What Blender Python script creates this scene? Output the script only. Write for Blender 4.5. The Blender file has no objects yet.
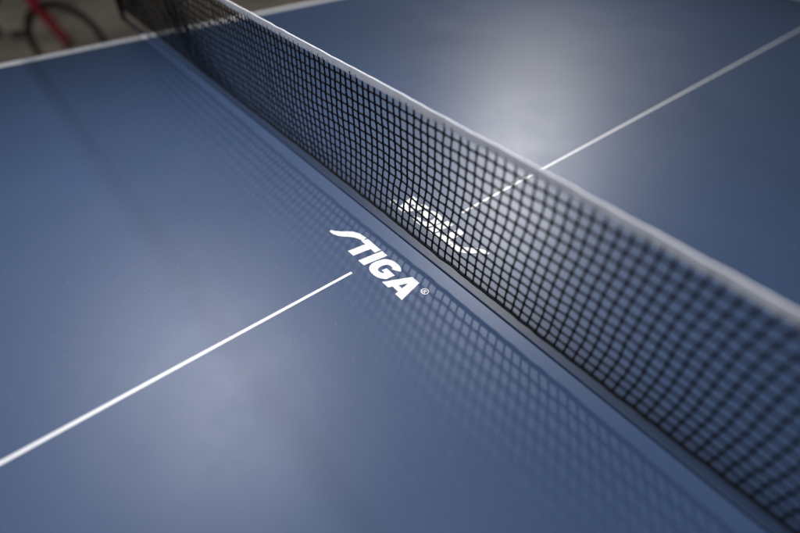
import bpy, bmesh, math, random
from mathutils import Vector, Matrix, noise
from mathutils.geometry import tessellate_polygon
random.seed(4)
S=bpy.context.scene
COL=S.collection
S.view_settings.view_transform='Standard'; S.view_settings.look='None'; S.view_settings.exposure=0
GZ=-0.76

# ---------------------------------------------------------------- materials
def mat(name,color,rough=0.5,metal=0.0,spec=0.5,nscale=None,namt=0.15,bump=0.0,bscale=200,coat=0.0):
    m=bpy.data.materials.new(name); m.use_nodes=True
    nt=m.node_tree; b=nt.nodes['Principled BSDF']
    b.inputs['Base Color'].default_value=(*color,1); b.inputs['Roughness'].default_value=rough
    b.inputs['Metallic'].default_value=metal; b.inputs['Specular IOR Level'].default_value=spec
    b.inputs['Coat Weight'].default_value=coat
    tc=nt.nodes.new('ShaderNodeTexCoord')
    if nscale:
        n=nt.nodes.new('ShaderNodeTexNoise'); n.inputs['Scale'].default_value=nscale; n.inputs['Detail'].default_value=6
        nt.links.new(tc.outputs['Object'],n.inputs['Vector'])
        r=nt.nodes.new('ShaderNodeValToRGB')
        r.color_ramp.elements[0].position=.3; r.color_ramp.elements[1].position=.7
        r.color_ramp.elements[0].color=(*[c*(1-namt) for c in color],1)
        r.color_ramp.elements[1].color=(*[min(1,c*(1+namt)) for c in color],1)
        nt.links.new(n.outputs['Fac'],r.inputs['Fac']); nt.links.new(r.outputs['Color'],b.inputs['Base Color'])
    if bump:
        n2=nt.nodes.new('ShaderNodeTexNoise'); n2.inputs['Scale'].default_value=bscale; n2.inputs['Detail'].default_value=3
        nt.links.new(tc.outputs['Object'],n2.inputs['Vector'])
        bp=nt.nodes.new('ShaderNodeBump'); bp.inputs['Strength'].default_value=bump; bp.inputs['Distance'].default_value=.001
        nt.links.new(n2.outputs['Fac'],bp.inputs['Height']); nt.links.new(bp.outputs['Normal'],b.inputs['Normal'])
    return m

def table_material():
    m=bpy.data.materials.new('blue_lacquer'); m.use_nodes=True; nt=m.node_tree; N=nt.nodes; L=nt.links
    b=N['Principled BSDF']; tc=N.new('ShaderNodeTexCoord')
    b.inputs['Specular IOR Level'].default_value=.5
    n=N.new('ShaderNodeTexNoise'); n.inputs['Scale'].default_value=3.0; n.inputs['Detail'].default_value=5
    L.new(tc.outputs['Object'],n.inputs['Vector'])
    r=N.new('ShaderNodeValToRGB'); r.color_ramp.elements[0].position=.3; r.color_ramp.elements[1].position=.7
    r.color_ramp.elements[0].color=(0.030,0.060,0.134,1); r.color_ramp.elements[1].color=(0.037,0.071,0.153,1)
    L.new(n.outputs['Fac'],r.inputs['Fac'])
    d=N.new('ShaderNodeTexNoise'); d.inputs['Scale'].default_value=420; d.inputs['Detail'].default_value=2
    L.new(tc.outputs['Object'],d.inputs['Vector'])
    dr=N.new('ShaderNodeValToRGB'); dr.color_ramp.elements[0].position=.69; dr.color_ramp.elements[1].position=.79
    dr.color_ramp.elements[0].color=(0,0,0,1); dr.color_ramp.elements[1].color=(.3,.3,.3,1)
    L.new(d.outputs['Fac'],dr.inputs['Fac'])
    mx=N.new('ShaderNodeMixRGB'); mx.inputs['Color2'].default_value=(.35,.37,.42,1)
    L.new(dr.outputs['Color'],mx.inputs['Fac']); L.new(r.outputs['Color'],mx.inputs['Color1']); L.new(mx.outputs['Color'],b.inputs['Base Color'])
    rn=N.new('ShaderNodeTexNoise'); rn.inputs['Scale'].default_value=9; rn.inputs['Detail'].default_value=6; rn.inputs['Roughness'].default_value=.65
    L.new(tc.outputs['Object'],rn.inputs['Vector'])
    mr=N.new('ShaderNodeMapRange'); mr.inputs['From Min'].default_value=.3; mr.inputs['From Max'].default_value=.7
    mr.inputs['To Min'].default_value=.42; mr.inputs['To Max'].default_value=.485
    L.new(rn.outputs['Fac'],mr.inputs['Value']); L.new(mr.outputs['Result'],b.inputs['Roughness'])
    bn=N.new('ShaderNodeTexNoise'); bn.inputs['Scale'].default_value=900; bn.inputs['Detail'].default_value=2
    L.new(tc.outputs['Object'],bn.inputs['Vector'])
    bp=N.new('ShaderNodeBump'); bp.inputs['Strength'].default_value=.06; bp.inputs['Distance'].default_value=.0005
    L.new(bn.outputs['Fac'],bp.inputs['Height']); L.new(bp.outputs['Normal'],b.inputs['Normal'])
    return m

M_table=table_material()
M_white=mat('white_line_paint',(.90,.90,.90),.45,nscale=60,namt=.04)
M_tape=mat('white_cotton_tape',(.80,.80,.83),.9,spec=.2,nscale=90,namt=.05,bump=.6,bscale=900)
M_net=mat('black_nylon_thread',(.005,.006,.009),.75,spec=.2,nscale=300,namt=.3)
M_steel=mat('dark_painted_steel',(.02,.022,.03),.4,nscale=30,namt=.2)
M_rubber=mat('brown_black_rubber',(.10,.065,.042),.8,nscale=50,namt=.2)
M_red=mat('red_bicycle_paint',(.85,.02,.06),.35,nscale=20,namt=.1,coat=.3)
M_chrome=mat('dull_aluminium',(.28,.22,.16),.5,metal=.5,nscale=40,namt=.1)
M_floor=mat('worn_concrete_floor',(.64,.46,.29),.8,nscale=2.2,namt=.45,bump=.4,bscale=30)

# ---------------------------------------------------------------- helpers
def root(name,loc,label,cat,group=None):
    e=bpy.data.objects.new(name,None); e.location=loc; e.empty_display_size=.1; COL.objects.link(e)
    e['label']=label; e['category']=cat
    if group: e['group']=group
    return e
def origin(o):
    v=Vector((0,0,0))
    while o: v+=o.location; o=o.parent
    return v
def mk(name,verts,faces,m,parent=None,smooth=False,label=None):
    off=origin(parent) if parent else Vector((0,0,0))
    me=bpy.data.meshes.new(name); me.from_pydata([tuple(Vector(v)-off) for v in verts],[],faces); me.validate(); me.update()
    bm=bmesh.new(); bm.from_mesh(me); bmesh.ops.recalc_face_normals(bm,faces=bm.faces); bm.to_mesh(me); bm.free()
    if smooth:
        for p in me.polygons: p.use_smooth=True
    me.materials.append(m); o=bpy.data.objects.new(name,me); COL.objects.link(o)
    if parent: o.parent=parent
    if label: o['label']=label
    return o
class B:
    def __init__(s): s.v=[]; s.f=[]
    def box(s,a,b):
        i=len(s.v); x0,y0,z0=a; x1,y1,z1=b
        s.v+=[(x0,y0,z0),(x1,y0,z0),(x1,y1,z0),(x0,y1,z0),(x0,y0,z1),(x1,y0,z1),(x1,y1,z1),(x0,y1,z1)]
        s.f+=[tuple(i+k for k in q) for q in [(0,3,2,1),(4,5,6,7),(0,1,5,4),(1,2,6,5),(2,3,7,6),(3,0,4,7)]]
    def tube(s,pts,rad,n=6,closed=False):
        pts=[Vector(p) for p in pts]; base=len(s.v); m=len(pts); rads=rad if isinstance(rad,(list,tuple)) else [rad]*m
        t0=(pts[1]-pts[0]).normalized(); ref=Vector((0,0,1)) if abs(t0.z)<.9 else Vector((1,0,0))
        nrm=t0.cross(ref).normalized()
        for i,p in enumerate(pts):
            a=pts[(i-1)%m] if (closed or i>0) else p; b=pts[(i+1)%m] if (closed or i<m-1) else p
            t=(b-a).normalized(); nrm=(nrm-t*nrm.dot(t)).normalized(); bi=t.cross(nrm)
            for k in range(n):
                an=2*math.pi*k/n; s.v.append(tuple(p+(nrm*math.cos(an)+bi*math.sin(an))*rads[i]))
        for i in range(m if closed else m-1):
            j=(i+1)%m
            for k in range(n):
                k2=(k+1)%n; s.f.append((base+i*n+k,base+i*n+k2,base+j*n+k2,base+j*n+k))
        if not closed:
            s.f.append(tuple(base+k for k in range(n))[::-1]); s.f.append(tuple(base+(m-1)*n+k for k in range(n)))
    def obj(s,name,m,parent=None,smooth=False,label=None): return mk(name,s.v,s.f,m,parent,smooth,label)
def bevel(o,w,seg=2):
    md=o.modifiers.new('bevel','BEVEL'); md.width=w; md.segments=seg; md.limit_method='ANGLE'

# ---------------------------------------------------------------- ground
g=mk('ground',[(-15,-15,GZ),(15,-15,GZ),(15,15,GZ),(-15,15,GZ)],[(0,1,2,3)],M_floor); g['kind']='structure'

# ---------------------------------------------------------------- table
T=root('table_tennis_table',(0,0,GZ),'blue table tennis table with white lines on concrete floor','table')
HW=.7625; HL=1.37; GAP=.0008
def logo_polys():
    P=[]
    cl=[(0.0,3.8,1.3),(5,5.2,2.7),(10,8.6,3.7),(14.5,13.4,4.3),(19,18.2,4.4),(24,21.4,4.0),(29,22.8,3.4),(33.5,23.4,2.9)]
    top=[];bot=[]
    for i,(x,y,w) in enumerate(cl):
        a=cl[max(0,i-1)]; b=cl[min(len(cl)-1,i+1)]; dx=b[0]-a[0]; dy=b[1]-a[1]; l=math.hypot(dx,dy)
        top.append((x-dy/l*w,y+dx/l*w)); bot.append((x+dy/l*w,y-dx/l*w))
    P.append([top+bot[::-1]])
    sl=.14
    def sk(pts): return [(x+y*sl,y) for x,y in pts]
    P.append([sk([(37.2,0),(46.4,0),(46.4,19.6),(53.3,19.6),(53.3,26.8),(31.0,26.8),(31.0,19.6),(37.2,19.6)])])
    P.append([sk([(54.9,0),(63.8,0),(63.8,26.8),(54.9,26.8)])])
    cx,cy=78.8,13.3; out=[];inn=[]
    ex=lambda r,c: math.copysign(abs(c)**.82,c)*r
    for k in range(0,25):
        a=math.radians(38+ (322-38)*k/24)
        out.append((cx+ex(13.7,math.cos(a)),cy+ex(13.8,math.sin(a)))); inn.append((cx+ex(5.0,math.cos(a)),cy+ex(6.8,math.sin(a))))
    P.append([sk(out+[(91.4,5.5),(91.4,15.0),(78.6,15.0),(78.6,9.4),(82.8,9.4),(82.8,7.6)]+inn[::-1])])
    P.append([sk([(92.4,0),(101.6,0),(102.7,3.9),(111.0,3.9),(112.0,0),(121.7,0),(111.8,26.8),(101.6,26.8)]),
              sk([(104.2,9.4),(109.2,9.4),(106.8,18.0)][::-1])])
    rc=(126.8,23.6); o=[(rc[0]+3.8*math.cos(2*math.pi*k/24),rc[1]+3.8*math.sin(2*math.pi*k/24)) for k in range(24)]
    i_=[(rc[0]+2.9*math.cos(2*math.pi*k/24),rc[1]+2.9*math.sin(2*math.pi*k/24)) for k in range(24)][::-1]
    P.append([o,i_])
    a,b=rc
    P.append([[(a-1.4,b-1.9),(a-.6,b-1.9),(a-.6,b-.4),(a-.1,b-.4),(a+.7,b-1.9),(a+1.6,b-1.9),(a+.7,b-.2),(a+1.4,b+.5),(a+1.3,b+1.4),(a+.5,b+1.9),(a-1.4,b+1.9)],
              [(a-.6,b+1.2),(a+.2,b+1.2),(a+.5,b+.75),(a+.2,b+.3),(a-.6,b+.3)]])
    return P
def logo(parent,side):
    vs=[];fs=[]
    for poly in logo_polys():
        loops=[[Vector((x,y,0)) for x,y in l] for l in poly]
        flat=[p for l in loops for p in l]; tri=tessellate_polygon(loops); b=len(vs)
        for p in flat:
            u=p.x/1000-.0645; v=p.y/1000
            if side<0: vs.append((-.0555+v,-u,.0003))
            else: vs.append((.0570-v*1.06,u,.0003))
        fs+= [tuple(b+k for k in t) for t in tri]
    o=mk('printed_logo',vs,fs,M_white,parent)
    if sum(p.normal.z for p in o.data.polygons)<0: o.data.flip_normals()
    return o
for sd in (-1,1):
    b=B(); x0,x1=sorted((sd*GAP,sd*HL)); b.box((x0,-HW,-.022),(x1,HW,0))
    top=b.obj('tabletop_half',M_table,T); bevel(top,.0007,3)
    def strip(name,a,c):
        mk(name,[(a[0],a[1],.0003),(c[0],a[1],.0003),(c[0],c[1],.0003),(a[0],c[1],.0003)],[(0,1,2,3)],M_white,top)
    a,c=sorted((sd*(.0704 if sd<0 else .0795),sd*1.3495)); strip('centre_line',(a,-.0015),(c,.0015))
    a,c=sorted((sd*.003,sd*1.3685))
    strip('side_line',(a,.7425),(c,.7610)); strip('side_line',(a,-.7610),(c,-.7425))
    a,c=sorted((sd*1.35,sd*1.3685)); strip('end_line',(a,-.7423),(c,.7423))
    logo(top,sd)
    b=B(); x0,x1=sorted((sd*.03,sd*1.33))
    b.box((x0,-.71,-.062),(x1,-.68,-.0222)); b.box((x0,.68,-.062),(x1,.71,-.0222))
    e0,e1=sorted((sd*1.30,sd*1.3299)); b.box((e0,-.6798,-.062),(e1,.6798,-.0222)); e0,e1=sorted((sd*.003,sd*.06)); b.box((e0,-.6798,-.062),(e1,.6798,-.0222))
    b.obj('apron_frame',M_steel,T)
    for yy in (-.6,.6):
        for xx in (sd*1.15,sd*.25):
            b=B(); b.box((xx-.02,yy-.02,GZ+.08),(xx+.02,yy+.02,-.0225)); b.box((xx-.05,yy-.012,GZ+.06),(xx+.05,yy+.012,GZ+.0799))
            lg=b.obj('leg',M_steel,T)
            b=B(); b.tube([(xx,yy-.012,GZ+.035),(xx,yy+.012,GZ+.035)],.035,20); b.obj('castor_wheel',M_rubber,lg,True)
    b=B(); b.box((sd*.7-.02,-.6998,-.10),(sd*.7+.02,.6998,-.0621)); b.obj('cross_beam',M_steel,T)

# ---------------------------------------------------------------- net
NT=root('table_tennis_net',(0,0,0),'black table tennis net with white top tape clamped across blue table','net')
YE=.905; NB=.016; TB=.1448
def sway(y,z):
    q=(z-NB)/(TB-NB)
    w=math.sin(math.pi*min(max(q,0),1))
    dx=w*(.0030*math.sin(y*9+1.2)+.0018*math.sin(y*23+.4))+ .0015*math.sin(y*5+2)*q
    dy=w*(.0022*math.sin(y*14+.5))+.0010*math.sin(z*60+y*17)
    dz=.0011*math.sin(y*19+z*30)*w+(1-min(max(q,0),1))*.0012*math.sin(y*11)
    j=noise.noise_vector(Vector((y*70,z*70,3.1)))*.0009
    return Vector((dx,y+dy,z+dz))+j
b=B(); NY=202; NZ=14; cw=2*YE/NY; ch=(TB+.002-NB)/NZ
R0=.00114; R1=.00088
for i in range(NY+1):
    y=-YE+i*cw; pts=[];rd=[]
    for k in range(NZ*2+1):
        z=NB+k*ch/2; pts.append(sway(y,z)); rd.append(R0 if k%2==0 else R1)
    b.tube(pts,rd,5)
for k in range(1,NZ):
    z=NB+k*ch; pts=[];rd=[]
    for i in range(NY*2+1):
        y=-YE+i*cw/2; pts.append(sway(y,z)+Vector((.0002,0,0))); rd.append(R0 if i%2==0 else R1)
    b.tube(pts,rd,5)
b.obj('netting',M_net,NT,True)
b=B(); b.tube([sway(-YE+i*cw/2,NB)-Vector((0,0,.0006)) for i in range(NY*2+1)],.0017,8); b.obj('bottom_cord',M_net,NT,True)
sec=[(-.0008,0),(-.0009,.0022),(-.0009,.0050),(-.0009,.0068),(-.0006,.0073),(0,.0074),(.0006,.0073),(.0009,.0068),(.0009,.0050),(.0009,.0022),(.0008,0)]
vs=[];fs=[];n=len(sec);ns=260
for i in range(ns+1):
    y=-YE+2*YE*i/ns; s_=sway(y,TB); wob=.0006*noise.noise(Vector((y*40,0,0))); zz=-.0006*math.sin((y+YE)/(2*YE)*math.pi)+.0006*noise.noise(Vector((y*12,5,0)))
    for (x,z) in sec: vs.append((x+s_.x+wob,y,TB+z+zz))
for i in range(ns):
    for k in range(n):
        k2=(k+1)%n; fs.append((i*n+k,i*n+k2,(i+1)*n+k2,(i+1)*n+k))
fs.append(tuple(range(n))); fs.append(tuple(ns*n+k for k in range(n)))
mk('top_tape',vs,fs,M_tape,NT,False)
for sg in (-1,1):
    b=B(); y=sg*.912
    b.tube([(0,y,-.012),(0,y,.154),(0,y,.1545)],[.005,.005,.004],16)
    post=b.obj('post',M_steel,NT,True)
    b=B()
    y0,y1=sorted((sg*.9068,sg*.7640)); b.box((-.005,y0,-.0105),(.005,y1,-.0055))
    y0,y1=sorted((sg*.7740,sg*.7640)); b.box((-.012,y0,-.0748),(.012,y1,-.0107))
    y0,y1=sorted((sg*.7740,sg*.7200)); b.box((-.012,y0,-.087),(.012,y1,-.075))
    b.tube([(0,sg*.74,-.12),(0,sg*.74,-.0872)],.005,10); b.tube([(0,sg*.74,-.135),(0,sg*.74,-.1202)],.014,14)
    b.tube([(0,sg*.74,-.0748),(0,sg*.74,-.0225)],.005,10)
    cl=b.obj('clamp',M_steel,post)
    bevel(cl,.0008)

# ---------------------------------------------------------------- child's bicycle
H=Vector((.072,2.626,GZ+.2)); fd=Vector((.754,-.657,0)); sdv=Vector((.657,.754,0)); up=Vector((0,0,1))
BK=root('bicycle',tuple(Vector((H.x,H.y,GZ))-fd*.35),'small bicycle with bright red fork standing on concrete floor','bicycle')
def W(f_,u_,s_=0,base=H): return base+fd*f_+up*u_+sdv*s_
def wheel(c):
    t=B(); t.tube([c+fd*(.187*math.cos(a))+up*(.187*math.sin(a)) for a in [2*math.pi*k/48 for k in range(48)]],.013,10,True)
    r=B(); r.tube([c+fd*(.169*math.cos(a))+up*(.169*math.sin(a)) for a in [2*math.pi*k/48 for k in range(48)]],.007,8,True)
    for k in range(20):
        a=2*math.pi*k/20; r.tube([c+sdv*(.02*(-1)**k),c+fd*(.165*math.cos(a))+up*(.165*math.sin(a))],.0010,4)
    r.tube([c-sdv*.04,c+sdv*.04],.012,12)
    wo=r.obj('wheel',M_chrome,BK,True)
    t.obj('tyre',M_rubber,wo,True)
wheel(H); wheel(H-fd*.66)
b=B()
hd0=W(-.105,.27); hd1=W(-.135,.38); bb=W(-.40,.05); st=W(-.48,.32)
b.tube([hd0,hd1],.02,12); b.tube([W(-.12,.33),bb],.013,12); b.tube([W(-.13,.365),st],.012,12); b.tube([bb,st],.013,12)
for s in (-1,1):
    b.tube([bb+sdv*.03*s,W(-.66,0,.05*s)],.008,8); b.tube([st+sdv*.01*s,W(-.66,0,.05*s)],.007,8)
b.obj('frame',M_steel,BK,True)
b=B()
for s in (-1,1): b.tube([W(-.105,.265,.010*s),W(-.092,.225,.020*s),W(0,0,.024*s)],[.015,.014,.011],10)
b.obj('fork',M_red,BK,True,'bright red front fork')
b=B(); b.tube([hd1,W(-.15,.42)],.011,10); b.tube([W(-.21,.50,.26),W(-.17,.50,.16),W(-.15,.42,.04),W(-.15,.42,-.04),W(-.17,.50,-.16),W(-.21,.50,-.26)],.010,10); b.obj('handlebar',M_chrome,BK,True)
b=B(); b.tube([st,W(-.50,.36)],.010,10)
b.tube([W(-.60,.375),W(-.56,.385),W(-.50,.38),W(-.43,.375),W(-.38,.37)],[.03,.055,.045,.022,.012],12); b.obj('saddle',M_rubber,BK,True)
b=B(); b.tube([bb-sdv*.06,bb+sdv*.06],.014,10); b.tube([bb+sdv*.06,bb+sdv*.06+fd*.09-up*.04],.008,8); b.tube([bb-sdv*.06,bb-sdv*.06-fd*.09+up*.04],.008,8)
b.tube([bb+sdv*.045,bb+sdv*.05],.055,20)
cr=b.obj('crank',M_chrome,BK,True)
for s in (-1,1):
    b=B(); p=bb+(sdv*.06+fd*.09-up*.04)*s+sdv*.04*s; b.box(p-Vector((.03,.03,.01)),p+Vector((.03,.03,.01))); pe=b.obj('pedal',M_rubber,cr); bevel(pe,.003)

# ---------------------------------------------------------------- lights
def area(name,pos,target,size,energy,color,spread=180):
    l=bpy.data.lights.new(name,'AREA'); l.shape='DISK'; l.size=size; l.energy=energy; l.color=color; l.spread=math.radians(spread)
    o=bpy.data.objects.new(name,l); COL.objects.link(o); o.location=pos
    o.rotation_euler=(Vector(target)-Vector(pos)).to_track_quat('-Z','Y').to_euler(); return o
def dirv(az,el): a=math.radians(az); e=math.radians(el); return Vector((math.cos(a)*math.cos(e),math.sin(a)*math.cos(e),math.sin(e)))
area('key_lamp',dirv(31,35.5)*2.4,(-.15,.05,0),.13,6.4,(1,.975,.94),78)
area('second_lamp',Vector((-.24,-.05,0))+dirv(84,55)*1.4,(-.2,-.02,0),.30,1.85,(.97,.96,1),64)
area('added_fill',Vector((-.1,-.1,0))+dirv(235,66)*1.3,(-.06,-.0,0),.7,1.0,(1,.99,.97),62)  # unseen fill added on the camera side to lift white lines and tape
w=bpy.data.worlds.new('World'); S.world=w; w.use_nodes=True; nt=w.node_tree
bg=nt.nodes['Background']; tc=nt.nodes.new('ShaderNodeTexCoord'); sp=nt.nodes.new('ShaderNodeSeparateXYZ'); rp=nt.nodes.new('ShaderNodeValToRGB')
nt.links.new(tc.outputs['Generated'],sp.inputs[0]); nt.links.new(sp.outputs['Z'],rp.inputs['Fac']); nt.links.new(rp.outputs['Color'],bg.inputs['Color'])
e=rp.color_ramp.elements; e[0].position=0; e[0].color=(.44,.50,.60,1); e[1].position=.9; e[1].color=(.54,.64,.82,1)
bg.inputs['Strength'].default_value=.19

# ---------------------------------------------------------------- camera
yaw,pit,rol=.85397,.7749,.03075
fw=Vector((math.cos(yaw)*math.cos(pit),math.sin(yaw)*math.cos(pit),-math.sin(pit)))
r=fw.cross(Vector((0,0,1))).normalized(); u=r.cross(fw)
r2=r*math.cos(rol)+u*math.sin(rol); u2=-r*math.sin(rol)+u*math.cos(rol)
cd=bpy.data.cameras.new('camera'); co=bpy.data.objects.new('camera',cd); COL.objects.link(co)
Mx=Matrix((r2,u2,-fw)).transposed().to_4x4(); Mx.translation=Vector((-.24428,-.26979,.32135)); co.matrix_world=Mx
cd.sensor_width=36; cd.lens=470.47/800*36; cd.clip_start=.01; cd.clip_end=100
cd.dof.use_dof=True; cd.dof.focus_distance=.46; cd.dof.aperture_fstop=1.7
S.camera=co
